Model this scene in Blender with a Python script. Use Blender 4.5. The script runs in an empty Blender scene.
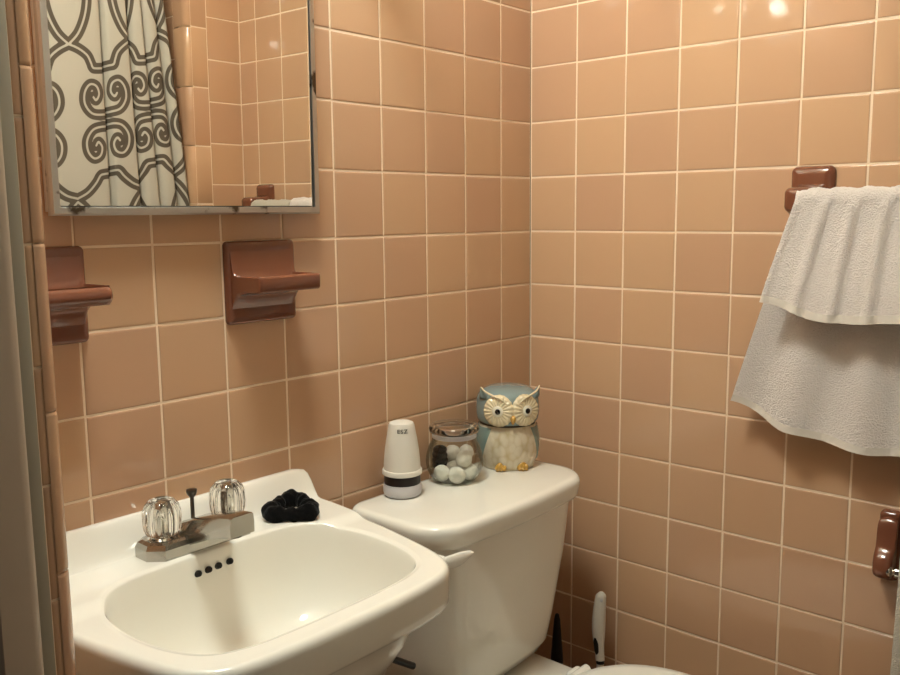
import bpy, bmesh, math, random
from mathutils import Vector, Matrix, noise
random.seed(7)
PI = math.pi
scn = bpy.context.scene
COL = scn.collection

# ------------------------------------------------------------------ materials
def lin(c):
    return tuple(((v/255)/12.92 if v/255 <= .04045 else ((v/255+.055)/1.055)**2.4) for v in c)

def mat(name, rgb, rough=.5, metal=0., coat=0., bump=None, vary=0., trans=0., ior=1.45, sheen=0., spec=None, emit=None):
    m = bpy.data.materials.new(name); m.use_nodes = True
    nt = m.node_tree; b = nt.nodes['Principled BSDF']
    c = lin(rgb) + (1,)
    b.inputs['Base Color'].default_value = c
    b.inputs['Roughness'].default_value = rough
    b.inputs['Metallic'].default_value = metal
    b.inputs['Coat Weight'].default_value = coat
    b.inputs['Coat Roughness'].default_value = .04
    b.inputs['IOR'].default_value = ior
    b.inputs['Transmission Weight'].default_value = trans
    b.inputs['Sheen Weight'].default_value = sheen
    if spec is not None: b.inputs['Specular IOR Level'].default_value = spec
    if emit:
        b.inputs['Emission Color'].default_value = emit[0] + (1,)
        b.inputs['Emission Strength'].default_value = emit[1]
    tc = nt.nodes.new('ShaderNodeTexCoord')
    if vary:
        n = nt.nodes.new('ShaderNodeTexNoise'); n.inputs['Scale'].default_value = 9; n.inputs['Detail'].default_value = 4
        nt.links.new(tc.outputs['Object'], n.inputs['Vector'])
        hs = nt.nodes.new('ShaderNodeHueSaturation'); hs.inputs['Color'].default_value = c
        mr = nt.nodes.new('ShaderNodeMapRange'); mr.inputs[3].default_value = 1-vary; mr.inputs[4].default_value = 1+vary
        nt.links.new(n.outputs['Fac'], mr.inputs[0]); nt.links.new(mr.outputs[0], hs.inputs['Value'])
        nt.links.new(hs.outputs[0], b.inputs['Base Color'])
    if bump:
        sc, st, dist = bump
        n = nt.nodes.new('ShaderNodeTexNoise'); n.inputs['Scale'].default_value = sc; n.inputs['Detail'].default_value = 3
        nt.links.new(tc.outputs['Object'], n.inputs['Vector'])
        bp = nt.nodes.new('ShaderNodeBump'); bp.inputs['Strength'].default_value = st; bp.inputs['Distance'].default_value = dist
        nt.links.new(n.outputs['Fac'], bp.inputs['Height']); nt.links.new(bp.outputs[0], b.inputs['Normal'])
    return m

def tile_mat(name, rgb, rough=.09, coat=.35):
    m = mat(name, rgb, rough, coat=coat)
    nt = m.node_tree; b = nt.nodes['Principled BSDF']
    g = nt.nodes.new('ShaderNodeNewGeometry')
    mr = nt.nodes.new('ShaderNodeMapRange'); mr.inputs[3].default_value = .95; mr.inputs[4].default_value = 1.05
    mr2 = nt.nodes.new('ShaderNodeMapRange'); mr2.inputs[3].default_value = .496; mr2.inputs[4].default_value = .504
    hs = nt.nodes.new('ShaderNodeHueSaturation'); hs.inputs['Color'].default_value = lin(rgb)+(1,)
    nt.links.new(g.outputs['Random Per Island'], mr.inputs[0]); nt.links.new(mr.outputs[0], hs.inputs['Value'])
    nt.links.new(g.outputs['Random Per Island'], mr2.inputs[0]); nt.links.new(mr2.outputs[0], hs.inputs['Hue'])
    nt.links.new(hs.outputs[0], b.inputs['Base Color'])
    tc = nt.nodes.new('ShaderNodeTexCoord')
    n = nt.nodes.new('ShaderNodeTexNoise'); n.inputs['Scale'].default_value = 16; n.inputs['Detail'].default_value = 2
    bp = nt.nodes.new('ShaderNodeBump'); bp.inputs['Strength'].default_value = .22; bp.inputs['Distance'].default_value = .003
    nt.links.new(tc.outputs['Object'], n.inputs['Vector'])
    nt.links.new(n.outputs['Fac'], bp.inputs['Height']); nt.links.new(bp.outputs[0], b.inputs['Normal'])
    return m

M = {}
M['tile'] = tile_mat('salmon_glazed_tile', (201,161,128))
M['grout'] = mat('pale_grout', (240,216,188), .85, bump=(120,.4,.001), vary=.12)
M['plaster'] = mat('cream_wall_paint', (226,214,194), .7, bump=(60,.1,.001))
M['ceiling'] = mat('white_ceiling_paint', (232,226,214), .8)
M['floor'] = tile_mat('beige_floor_tile', (176,150,126), .3, 0)
M['paint'] = mat('white_gloss_paint', (182,166,148), .35, bump=(30,.15,.002), vary=.06)
M['putty'] = mat('grey_green_paint', (160,153,137), .5, vary=.08)
M['porcelain'] = mat('white_porcelain', (240,236,225), .1, coat=.5)
M['seat'] = mat('white_seat_plastic', (240,236,226), .2)
M['brown'] = mat('brown_glazed_ceramic', (118,70,50), .12, coat=.6, vary=.08)
M['chrome'] = mat('polished_chrome', (205,203,198), .08, 1.)
M['chrome_worn'] = mat('spotted_chrome', (178,175,168), .16, 1., bump=(60,.25,.001), vary=.3)
M['steel'] = mat('brushed_cabinet_steel', (186,184,180), .38, 1., bump=(50,.12,.001), vary=.2)
M['dark_metal'] = mat('tarnished_rod_metal', (96,88,80), .3, 1.)
M['mirror'] = mat('mirror_silver', (236,234,228), .0, 1.)
M['black_gap'] = mat('black_gap_fill', (20,18,17), .6)
M['white_body'] = mat('cabinet_white_enamel', (216,212,204), .4)
M['acrylic'] = mat('clear_acrylic', (250,248,244), .02, trans=1., ior=1.47)
M['white_plastic'] = mat('white_plastic', (226,220,208), .35)
M['grey_plastic'] = mat('pale_grey_plastic', (203,200,202), .35)
M['dark_band'] = mat('dark_brown_band', (30,16,15), .3)
M['letter'] = mat('dark_lettering', (45,45,42), .5)
M['black_velvet'] = mat('black_velvet', (7,6,6), .95, sheen=.12, bump=(300,.6,.002), spec=.1)
M['black_plastic'] = mat('black_plastic', (14,13,14), .35)
M['cotton'] = mat('cotton_wool', (240,235,226), .95, bump=(180,.7,.003))
M['towel'] = mat('white_terry', (247,236,229), .95, sheen=.2, bump=(420,1.,.006), spec=.1)
M['towel_bath'] = mat('dimmed_white_terry', (212,202,186), .95, sheen=.2, bump=(420,1.,.006), spec=.1)  # same white terry, with the weaker light put into its colour
M['hem'] = mat('woven_hem', (224,214,203), .85, bump=(500,.3,.001), spec=.15)
M['owl_blue'] = mat('blue_grey_glaze', (128,146,146), .14, coat=.6, vary=.22)
M['owl_teal'] = mat('wing_glaze', (124,144,138), .16, coat=.6, vary=.25)
M['owl_cream'] = mat('cream_glaze', (224,208,172), .16, coat=.6, vary=.1)
M['owl_white'] = mat('eye_white_glaze', (232,225,205), .1, coat=.6)
M['owl_gold'] = mat('gold_glaze', (196,150,66), .18, coat=.6, vary=.15)
M['owl_black'] = mat('eye_black_glaze', (14,11,10), .08, coat=.8)
M['seam'] = mat('dark_jar_seam', (58,44,34), .6)  # dark ring in the joint between owl body and head
M['bulb'] = mat('lit_frosted_bulb', (255,240,220), .4, emit=((1.,1.07,.97), 19.))

M['dome'] = mat('added_lamp_dome', (255,246,232), .3, emit=((1.,1.06,.98), 62.))  # glow of the added ceiling lamp

# corroded flecks in the cabinet frame
def flecks(m):
    nt = m.node_tree; b = nt.nodes['Principled BSDF']
    tc = nt.nodes.new('ShaderNodeTexCoord'); n = nt.nodes.new('ShaderNodeTexNoise'); n.inputs['Scale'].default_value = 26; n.inputs['Detail'].default_value = 6
    cr = nt.nodes.new('ShaderNodeValToRGB'); e = cr.color_ramp.elements
    e[0].position = .60; e[0].color = lin((190,188,184))+(1,); e[1].position = .66; e[1].color = lin((84,74,64))+(1,)
    nt.links.new(tc.outputs['Object'], n.inputs['Vector']); nt.links.new(n.outputs['Fac'], cr.inputs[0]); nt.links.new(cr.outputs[0], b.inputs['Base Color'])
flecks(M['steel'])

# feather relief for the belly
def feather(m):
    nt = m.node_tree; b = nt.nodes['Principled BSDF']
    tc = nt.nodes.new('ShaderNodeTexCoord')
    v = nt.nodes.new('ShaderNodeTexVoronoi'); v.inputs['Scale'].default_value = 85
    mp = nt.nodes.new('ShaderNodeMapping'); mp.inputs['Scale'].default_value = (1,1,.7)
    cr = nt.nodes.new('ShaderNodeValToRGB')
    cr.color_ramp.elements[0].color = lin((214,202,178))+(1,); cr.color_ramp.elements[1].color = lin((190,170,132))+(1,)
    cr.color_ramp.elements[0].position = .45; cr.color_ramp.elements[1].position = .95
    bp = nt.nodes.new('ShaderNodeBump'); bp.inputs['Strength'].default_value = .6; bp.inputs['Distance'].default_value = .002; bp.invert = True
    nt.links.new(tc.outputs['Object'], mp.inputs[0]); nt.links.new(mp.outputs[0], v.inputs['Vector'])
    nt.links.new(v.outputs['Distance'], cr.inputs[0])
    mx = nt.nodes.new('ShaderNodeMapRange'); mx.inputs[2].default_value = .012
    nt.links.new(v.outputs['Distance'], bp.inputs['Height'])
    nt.links.new(cr.outputs[0], b.inputs['Base Color']); nt.links.new(bp.outputs[0], b.inputs['Normal'])
M['owl_belly'] = mat('cream_feather_glaze', (206,190,156), .2, coat=.4); feather(M['owl_belly'])

# thin clear glass: see-through body with a mirror sheen growing towards grazing angles
def glass_mat(name):
    m = bpy.data.materials.new(name); m.use_nodes = True
    nt = m.node_tree; nt.nodes.clear()
    o = nt.nodes.new('ShaderNodeOutputMaterial'); t = nt.nodes.new('ShaderNodeBsdfTransparent'); g = nt.nodes.new('ShaderNodeBsdfGlossy')
    g.inputs['Roughness'].default_value = .03
    cr = nt.nodes.new('ShaderNodeValToRGB'); cr.color_ramp.elements[0].color = (.96,.97,.95,1); cr.color_ramp.elements[1].color = (.42,.46,.42,1); cr.color_ramp.elements[0].position = .35; cr.color_ramp.elements[1].position = 1.  # tint darkens towards the edges, painting in the dark rims of refraction
    f = nt.nodes.new('ShaderNodeLayerWeight'); f.inputs[0].default_value = .5
    pw = nt.nodes.new('ShaderNodeMath'); pw.operation = 'POWER'; pw.inputs[1].default_value = 3.5
    mul = nt.nodes.new('ShaderNodeMath'); mul.operation = 'MULTIPLY_ADD'; mul.inputs[1].default_value = .75; mul.inputs[2].default_value = .05
    nt.links.new(f.outputs['Facing'], pw.inputs[0]); nt.links.new(f.outputs['Facing'], cr.inputs[0]); nt.links.new(cr.outputs[0], t.inputs[0])
    mx = nt.nodes.new('ShaderNodeMixShader')
    nt.links.new(pw.outputs[0], mul.inputs[0]); nt.links.new(mul.outputs[0], mx.inputs[0])
    nt.links.new(t.outputs[0], mx.inputs[1]); nt.links.new(g.outputs[0], mx.inputs[2]); nt.links.new(mx.outputs[0], o.inputs[0])
    return m
M['glass'] = glass_mat('clear_jar_glass')

# printed curtain fabric: the print follows a distance stored on the cloth
def curtain_mat():
    m = mat('printed_curtain_cloth', (206,199,183), .9, spec=.1)
    nt = m.node_tree; b = nt.nodes['Principled BSDF']
    a = nt.nodes.new('ShaderNodeAttribute'); a.attribute_name = 'print_distance'
    cr = nt.nodes.new('ShaderNodeValToRGB'); cr.color_ramp.interpolation = 'LINEAR'
    e = cr.color_ramp.elements
    cream = lin((192,187,175))+(1,); dark = lin((96,88,78))+(1,)
    e[0].position = .0; e[0].color = cream
    e[1].position = .11; e[1].color = cream
    for p, c in ((.15,dark),(.62,dark),(.68,cream)):
        k = e.new(p); k.color = c
    mr = nt.nodes.new('ShaderNodeMath'); mr.operation = 'MULTIPLY'; mr.inputs[1].default_value = 50.   # 0.02 m -> 1
    nt.links.new(a.outputs['Fac'], mr.inputs[0]); nt.links.new(mr.outputs[0], cr.inputs[0]); nt.links.new(cr.outputs[0], b.inputs['Base Color'])
    return m
M['curtain'] = curtain_mat()

# ------------------------------------------------------------------ mesh helpers
class MB:
    def __init__(s): s.v = []; s.f = []; s.mi = []
    def add(s, vs, fs, mi=0):
        o = len(s.v); s.v += [tuple(v) for v in vs]
        s.f += [tuple(i+o for i in f) for f in fs]; s.mi += [mi]*len(fs)
        return s
    def box(s, c, d, bev=0., seg=2, mi=0, rot=None):
        bm = bmesh.new(); bmesh.ops.create_cube(bm, size=1)
        bmesh.ops.scale(bm, vec=d, verts=bm.verts)
        if bev: bmesh.ops.bevel(bm, geom=bm.edges[:], offset=bev, segments=seg, affect='EDGES', profile=.5)
        if rot is not None: bmesh.ops.transform(bm, matrix=rot, verts=bm.verts)
        bmesh.ops.translate(bm, vec=c, verts=bm.verts)
        s._bm(bm, mi); return s
    def ball(s, c, r, sub=3, mi=0, rot=None, f=None):
        bm = bmesh.new(); bmesh.ops.create_icosphere(bm, subdivisions=sub, radius=1)
        if f:
            for v in bm.verts: v.co *= f(v.co)
        rr = r if hasattr(r, '__len__') else (r,r,r)
        bmesh.ops.scale(bm, vec=rr, verts=bm.verts)
        if rot is not None: bmesh.ops.transform(bm, matrix=rot, verts=bm.verts)
        bmesh.ops.translate(bm, vec=c, verts=bm.verts)
        s._bm(bm, mi); return s
    def _bm(s, bm, mi):
        bm.verts.index_update()
        s.add([v.co for v in bm.verts], [[v.index for v in f.verts] for f in bm.faces], mi); bm.free()
    def grid(s, rows, closed=False, cap0=False, cap1=False, mi=0):
        n = len(rows[0]); vs = [p for r in rows for p in r]; fs = []
        for i in range(len(rows)-1):
            for j in range(n if closed else n-1):
                k = (j+1) % n
                fs.append((i*n+j, i*n+k, (i+1)*n+k, (i+1)*n+j))
        if cap0: fs.append(tuple(reversed(range(n))))
        if cap1: fs.append(tuple((len(rows)-1)*n+j for j in range(n)))
        return s.add(vs, fs, mi)
    def lathe(s, prof, c=(0,0,0), seg=48, rf=None, mi=0, a0=0., a1=None, cap=True):
        rows = []
        full = a1 is None
        for r, z in prof:
            row = []
            for k in range(seg if full else seg+1):
                a = a0 + ((2*PI*k/seg) if full else (a1-a0)*k/seg)
                q = r*(rf(a, z) if rf else 1)
                row.append((c[0]+q*math.cos(a), c[1]+q*math.sin(a), c[2]+z))
            rows.append(row)
        return s.grid(rows, full, full and cap and prof[0][0] > 1e-5, full and cap and prof[-1][0] > 1e-5, mi)
    def tube(s, pts, r, seg=14, cap=True, mi=0):
        pts = [Vector(p) for p in pts]; n = len(pts); rows = []
        up = None
        for i in range(n):
            t = (pts[min(i+1,n-1)] - pts[max(i-1,0)]).normalized()
            if up is None:
                up = Vector((0,0,1)) if abs(t.z) < .9 else Vector((1,0,0))
            x = t.cross(up).normalized(); up = x.cross(t).normalized()
            rr = r[i] if hasattr(r, '__len__') else r
            rows.append([pts[i] + rr*(math.cos(2*PI*k/seg)*x + math.sin(2*PI*k/seg)*up) for k in range(seg)])
        return s.grid(rows, True, cap, cap, mi)
    def build(s, name, mats, parent=None, smooth=True, angle=40, loc=None):
        me = bpy.data.meshes.new(name)
        org = Vector(loc) if loc is not None else Vector((0,0,0))
        me.from_pydata([tuple(Vector(v)-org) for v in s.v], [], s.f)
        if not isinstance(mats, (list,tuple)): mats = [mats]
        for m in mats: me.materials.append(m)
        if len(mats) > 1: me.polygons.foreach_set('material_index', s.mi)
        bm = bmesh.new(); bm.from_mesh(me); bmesh.ops.recalc_face_normals(bm, faces=bm.faces); bm.to_mesh(me); bm.free()
        if smooth:
            me.polygons.foreach_set('use_smooth', [True]*len(me.polygons))
            me.set_sharp_from_angle(angle=math.radians(angle))
        o = bpy.data.objects.new(name, me); COL.objects.link(o)
        o.location = org; WORG[o.name] = org.copy()
        if parent is not None:
            o.parent = parent; o.location = org - worg(parent)
        return o
WORG = {}
def worg(o): return WORG.get(o.name, o.location.copy())

def tag(o, label, cat, group=None):
    o['label'] = label; o['category'] = cat
    if group: o['group'] = group
    return o
def thing(name, loc, label, cat, group=None):
    o = bpy.data.objects.new(name, None); o.empty_display_size = .05; COL.objects.link(o); o.location = loc
    return tag(o, label, cat, group)
def struct(o, label=None):
    o['kind'] = 'structure'
    if label: o['label'] = label
    return o
def part(mb, name, m, t, **k): return mb.build(name, m, t, loc=worg(t), **k)
def sstep(a, b, x):
    t = min(1, max(0, (x-a)/(b-a))); return t*t*(3-2*t)
def catmull(pts, n=8, closed=False):
    out = []; N = len(pts)
    for i in range(N if closed else N-1):
        P = [pts[(i+k) % N] if closed else pts[min(max(i+k,0),N-1)] for k in (-1,0,1,2)]
        for j in range(n):
            t = j/n
            out.append(tuple(.5*((2*P[1][d]) + (-P[0][d]+P[2][d])*t + (2*P[0][d]-5*P[1][d]+4*P[2][d]-P[3][d])*t*t + (-P[0][d]+3*P[1][d]-3*P[2][d]+P[3][d])*t**3) for d in range(len(P[0]))))
    if not closed: out.append(tuple(pts[-1]))
    return out
def rrect(x0, x1, y0, y1, r, n=10):
    """rounded rectangle outline, r = radii (x0y0, x1y0, x1y1, x0y1)"""
    out = []
    for (cx, cy, rr, a) in ((x0+r[0],y0+r[0],r[0],PI),(x1-r[1],y0+r[1],r[1],1.5*PI),(x1-r[2],y1-r[2],r[2],0),(x0+r[3],y1-r[3],r[3],.5*PI)):
        for k in range(n+1):
            t = a + .5*PI*k/n; out.append((cx+rr*math.cos(t), cy+rr*math.sin(t)))
    return out

# ------------------------------------------------------------------ the room
P = .1095; ZA = 1.55
def cuts(a, b, first, step):
    k = math.ceil((a-first)/step - 1e-6); out = [a]
    while first + k*step < b - 1e-6:
        c = first + k*step
        if c > a + 1e-6: out.append(c)
        k += 1
    out.append(b); return out

def tiled(mb, o, U, V, N, us, vs, gw=.0026, tilt=.0035, h=.0009, skip=None):
    """pillowed glazed tiles on the plane o + u*U + v*V, faces at the plane, grout h behind it"""
    o, U, V, N = Vector(o), Vector(U), Vector(V), Vector(N)
    for a, b in zip(us, us[1:]):
        for c, d in zip(vs, vs[1:]):
            if b-a < .006 or d-c < .006 or (skip and skip((a+b)/2, (c+d)/2)): continue
            jx, jy = random.uniform(-.0004,.0004), random.uniform(-.0004,.0004)
            x0, x1, y0, y1 = a+gw/2+jx, b-gw/2+jx, c+gw/2+jy, d-gw/2+jy
            tx, ty = random.gauss(0,tilt*.5), random.gauss(0,tilt*.5)
            xs = [x0, x0+.0005, x0+.0015, x0+.004, (x0+x1)/2, x1-.004, x1-.0015, x1-.0005, x1] if x1-x0 > .03 else [x0, x0+.0005, x0+.0015, (x0+x1)/2, x1-.0015, x1-.0005, x1]
            ys = [y0, y0+.0005, y0+.0015, y0+.004, (y0+y1)/2, y1-.004, y1-.0015, y1-.0005, y1] if y1-y0 > .03 else [y0, y0+.0005, y0+.0015, (y0+y1)/2, y1-.0015, y1-.0005, y1]
            mx, my = (x0+x1)/2, (y0+y1)/2
            def ht(x, y):
                e = min(x-x0, x1-x, y-y0, y1-y)
                if e < 1e-7: base = -h-.0006
                elif e < .0006: base = -.0005
                elif e < .002: base = -.0001
                else: base = 0.
                return base + tx*(x-mx) + ty*(y-my)
            rows = [[o + U*x + V*y + N*ht(x,y) for x in xs] for y in ys]
            mb.grid(rows)

ROWS = lambda a, b: cuts(a, b, ZA-20*P, P)
TOPT = ZA + 5*P; H = 2.36

def tile_wall(name, o, U, N, us, z1=TOPT, extra=None):
    V = (0,0,1)
    mb = MB(); tiled(mb, o, U, V, N, us, ROWS(0., z1))
    U_, N_ = Vector(U), Vector(N)
    a, b = us[0], us[-1]
    def slab(d0, d1, c, d, mi):
        P0 = Vector(o)
        vs = [P0+U_*x+N_*n+Vector((0,0,z)) for n in (d0,d1) for (x,z) in ((a,c),(b,c),(b,d),(a,d))]
        mb.add(vs, [(0,1,2,3),(7,6,5,4),(0,4,5,1),(1,5,6,2),(2,6,7,3),(3,7,4,0)], mi)
    slab(-.0008, -.06, 0, z1, 1)
    slab(.0, -.06, z1, H, 2)
    return struct(mb.build(name, [M['tile'], M['grout'], M['plaster']], angle=50))

YS = -1.06      # plane of the short wall opposite the sink
XS = -.165      # end of that short wall, where the shower curtain begins
XL = -1.1445      # room side of the doorway wall
YJ = -.31       # doorway jamb
tile_wall('wall_back', (0,0,0), (-1,0,0), (0,-1,0), cuts(0, 1.15, .0979, P))
tile_wall('wall_right', (0,0,0), (0,-1,0), (-1,0,0), cuts(0, 1.0598, .1104, P))
# short wall opposite: one column of tile, then a bullnose edge of six inch pieces
def stub():
    mb = MB(); o = (0,YS,0)
    tiled(mb, o, (-1,0,0), (0,0,1), (0,1,0), [0,.103], ROWS(0,TOPT))
    for z0, z1 in zip(cuts(0,TOPT,.05,.1535), cuts(0,TOPT,.05,.1535)[1:]):
        rows = []
        for z in (z0+.001, z0+.003, z1-.003, z1-.001):
            e = .0012 if z in (z0+.001, z1-.001) else 0
            prof = [(-.1045,-e)] + [(-.145-.02*math.sin(t*PI/12), -.02+.02*math.cos(t*PI/12)-e) for t in range(7)] + [(XS+e, -.06)]
            rows.append([(x, YS+y, z) for x, y in prof])
        mb.grid(rows)
    mb.box((-.0745,YS-.0305,TOPT/2), (.153,.0595,TOPT), mi=1)
    mb.box((-.0825,YS-.03,(TOPT+H)/2), (.165,.06,H-TOPT), mi=2)
    return struct(mb.build('wall_front', [M['tile'], M['grout'], M['plaster']]))
stub()
# shower recess behind the curtain
def shower_wall(name, o, U, N, L):
    return tile_wall(name, o, U, N, cuts(0, L, .06, P))
shower_wall('wall_shower_right', (XS,YS-.06,0), (0,-1,0), (-1,0,0), .76)
shower_wall('wall_shower_rear', (XS,-1.88,0), (-1,0,0), (0,1,0), .985)
shower_wall('wall_shower_left', (XL,-1.14,0), (0,-1,0), (1,0,0), .74)
def slab_obj(name, c, d, m, bev=0): return struct(MB().box(c, d, bev).build(name, m))
slab_obj('trim_shower_curb', (-.6575,-1.12,.05), (.985,.10,.10), M['tile'], .008)
slab_obj('ceiling', (-.6,-.95,H+.03), (1.5,2.1,.06), M['ceiling'])
fl = MB(); tiled(fl, (0.06,.06,0), (-1,0,0), (0,-1,0), (0,0,1), cuts(0,1.45,.02,.053), cuts(0,2.05,.03,.053), tilt=.002)
fl.box((-.665,-.965,-.032), (1.45,2.05,.06), mi=1)
struct(fl.build('floor', [M['floor'], M['grout']]))
# doorway wall: tiled inside, tile returns on the end, then the painted jamb
def left_wall():
    mb = MB()
    tiled(mb, (XL,0,0), (0,-1,0), (0,0,1), (1,0,0), cuts(0,.297,.08,P), ROWS(0,TOPT))
    mb.box((XL-.0318,-.148,TOPT/2), (.062,.296,TOPT), mi=1)
    mb.box((XL-.0375,-.30,TOPT/2), (.0505,.0165,TOPT), mi=1)
    mb.box((XL-.0315,-.155,(TOPT+H)/2), (.063,.306,H-TOPT), mi=2)
    # tile strip returning on the end of the wall
    zs = cuts(0, TOPT, .908-10*P, P)
    tiled(mb, (XL-.0125,YJ+.001,0), (-1,0,0), (0,0,1), (0,-1,0), [0,.0105], zs, gw=.0016)
    # header over the doorway
    mb.box((XL-.0315,-.70,2.21), (.063,.79,.30), mi=2)
    return struct(mb.build('wall_left', [M['tile'], M['grout'], M['plaster']]))
left_wall()
bd = MB()
zc = cuts(0, TOPT, 1.237-.1525*8, .1525)
for z0, z1 in zip(zc, zc[1:]):
    rows = []
    for z, e in ((z0+.0003,.0011),(z0+.0016,.0002),(z0+.004,0),(z1-.004,0),(z1-.0016,.0002),(z1-.0003,.0011)):
        r = .0125-e
        rows.append([(XL-.0125+r*math.cos(t*PI/16), YJ+.0125-r*math.sin(t*PI/16), z) for t in range(-1,10)])
    bd.grid(rows)
struct(bd.build('trim_1', M['tile']), 'salmon ceramic bead on the corner of the doorway')
jb = MB()
jb.box((XL-.0305,YJ+.004,1.03), (.0145,.012,2.06), .002)
struct(jb.build('trim_2', M['putty']), 'grey painted strip between tile and door casing')
cs = MB()
prof = [(0,.03),(0,-.003),(.0015,-.008),(.005,-.011),(.010,-.012),(.036,-.012),(.0375,-.010),(.0375,.03)]
cs.grid([[(XL-.0358-x, YJ+y, z) for x, y in prof] for z in (0,2.06)], True, True, True)
struct(cs.build('trim_3', M['paint']), 'white painted door casing')
slab_obj('trim_4', (XL-.0315,-1.09,1.03), (.063,.02,2.06), M['paint'], .003)

# ------------------------------------------------------------------ medicine cabinet
cx0, cx1, cz0, cz1 = -1.0125, -.5925, 1.2615, 1.755
t = thing('medicine_cabinet', ((cx0+cx1)/2, 0, cz0), 'mirrored medicine cabinet with thin metal frame on the tiled wall', 'cabinet')
part(MB().box(((cx0+cx1)/2,-.0115,(cz0+cz1)/2), (cx1-cx0-.010,.021,cz1-cz0-.010), .001), 'body', M['white_body'], t)
MTX, MTZ = .0068, -.0040
fr = MB(); w = .0105
outl = [(cx0,cz0),(cx1,cz0),(cx1,cz1),(cx0,cz1)]
def off(d): return [(cx0+d,cz0+d),(cx1-d,cz0+d),(cx1-d,cz1-d),(cx0+d,cz1-d)]
rows = [[(x,y,z) for x, z in off(d)] for d, y in ((0,-.020),(0,-.028),(.0025,-.0315),(w-.0004,-.0315),(w,-.0312),(w,-.022))]
fr.grid(rows, True)
part(fr, 'frame', M['steel'], t, angle=20)
part(MB().box(((cx0+cx1)/2,-.0215,(cz0+cz1)/2), (cx1-cx0-2*w+.004,.003,cz1-cz0-2*w+.004)), 'gasket', M['black_gap'], t)
part(MB().box(((cx0+cx1)/2,-.0265,(cz0+cz1)/2), (cx1-cx0-2*w-.004,.003,cz1-cz0-2*w-.003)), 'mirror', M['mirror'], t, smooth=False)
t.children[-1].matrix_local = Matrix.Translation((0,-.0265,(cz1-cz0)/2)) @ Matrix.Rotation(MTX,4,'X') @ Matrix.Rotation(MTZ,4,'Z') @ Matrix.Translation((0,.0265,-(cz1-cz0)/2))

# vanity light above the cabinet: the lamp that lights the room
VX, VZ = -.77, 1.81
t = thing('vanity_light', (VX,0,VZ), 'chrome two bulb vanity light on the wall above the mirror cabinet', 'lamp')
part(MB().box((VX,-.016,VZ), (.66,.03,.09), .008), 'backplate', M['chrome'], t)
for x in (VX-.24,VX+.24):
    MB().lathe([(.020,0),(.024,.012),(.022,.03),(.022,.06)], seg=24).build('socket', M['chrome'], t).matrix_local = Matrix.Translation((x-VX,-.03,0)) @ Matrix.Rotation(PI/2,4,'X')
    part(MB().ball((x,-.112,VZ), .028, 4), 'bulb', M['bulb'], t)

# ceiling lamp added out of view to even out the light on the walls
t = thing('added_ceiling_light', (-.92,-.35,H), 'added opal ceiling lamp above the sink, out of view', 'lamp')
part(MB().lathe([(.175,0),(.178,-.006),(.175,-.022),(.16,-.026)], (-.92,-.35,H-.0005), 48), 'rim', M['chrome'], t)
part(MB().lathe([(.158,-.020),(.158,-.034),(.145,-.058),(.110,-.080),(.058,-.094),(0,-.098)], (-.92,-.35,H), 48), 'dome', M['dome'], t)

# ------------------------------------------------------------------ sink
SX = -.866
def mirror_x(h): return [( x,y) for x,y in h] 
def sym(h):   # h runs from front centre to back centre on the right side
    r = [(SX+x, y) for x, y in h]; l = [(SX-x, y) for x, y in reversed(h) if x > 1e-6]
    return r + l
outer = sym([(0,-.398),(.07,-.397),(.13,-.3925),(.165,-.3835),(.188,-.366),(.203,-.337),(.215,-.29),(.231,-.2),(.242,-.1),(.2445,-.05),(.2445,-.02),(.2445,-.0015),(.24,.0005),(.12,.0005),(0,.0005)])
inner = sym([(0,-.3615),(.08,-.3605),(.125,-.354),(.157,-.337),(.177,-.302),(.187,-.255),(.188,-.205),(.179,-.160),(.155,-.126),(.12,-.111),(.07,-.106),(0,-.104)])
inner_s = catmull(inner, 10, True)
outer_s = []
for i, p in enumerate(catmull(outer, 8, True)): outer_s.append((min(max(p[0],SX-.2445),SX+.2445), min(p[1],.0005)))
SC = (SX, -.232)
def radial(poly, a):
    dx, dy = math.cos(a), math.sin(a); best = 0
    for (x0,y0),(x1,y1) in zip(poly, poly[1:]+poly[:1]):
        ex, ey = x1-x0, y1-y0; den = dx*ey - dy*ex
        if abs(den) < 1e-12: continue
        qx, qy = x0-SC[0], y0-SC[1]
        tt = (qx*ey-qy*ex)/den; u = (qx*dy-qy*dx)/den
        if tt > 0 and -1e-9 <= u <= 1+1e-9: best = max(best, tt)
    return best
NA = 320
ANG = [2*PI*k/NA for k in range(NA)]
RI = [radial(inner_s,a) for a in ANG]; RO = [radial(outer_s,a) for a in ANG]
def deck(x, y):
    z = .810 + .006*sstep(-.165,-.135,y)
    z += .044*sstep(-.047,-.012,y)*(1-.12*sstep(.215,.2445,abs(x-SX)))
    return z
sk = MB(); rows = []
bprof = [(.0,.664),(.08,.665),(.3,.668),(.55,.675),(.72,.687),(.83,.704),(.90,.728),(.94,.752),(.962,.775),(.976,.792),(.986,.801),(.994,.8065)]
for f, z in bprof:
    rows.append([(SC[0]+RI[k]*f*math.cos(a), SC[1]+RI[k]*f*math.sin(a), z + (deck(SX,SC[1]+RI[k]*f*math.sin(a))-.81)*sstep(.9,1,f)) for k, a in enumerate(ANG)])
NR = 40
for i in range(NR+1):
    q = i/NR
    row = []
    for k, a in enumerate(ANG):
        w_ = RO[k]-RI[k]
        r = RI[k] + (w_-.009)*q
        x, y = SC[0]+r*math.cos(a), SC[1]+r*math.sin(a)
        e = r-RI[k]
        lip = -.0015*(1-sstep(0,.008,e))
        row.append((x, y, deck(x,y)+lip))
    rows.append(row)
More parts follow.
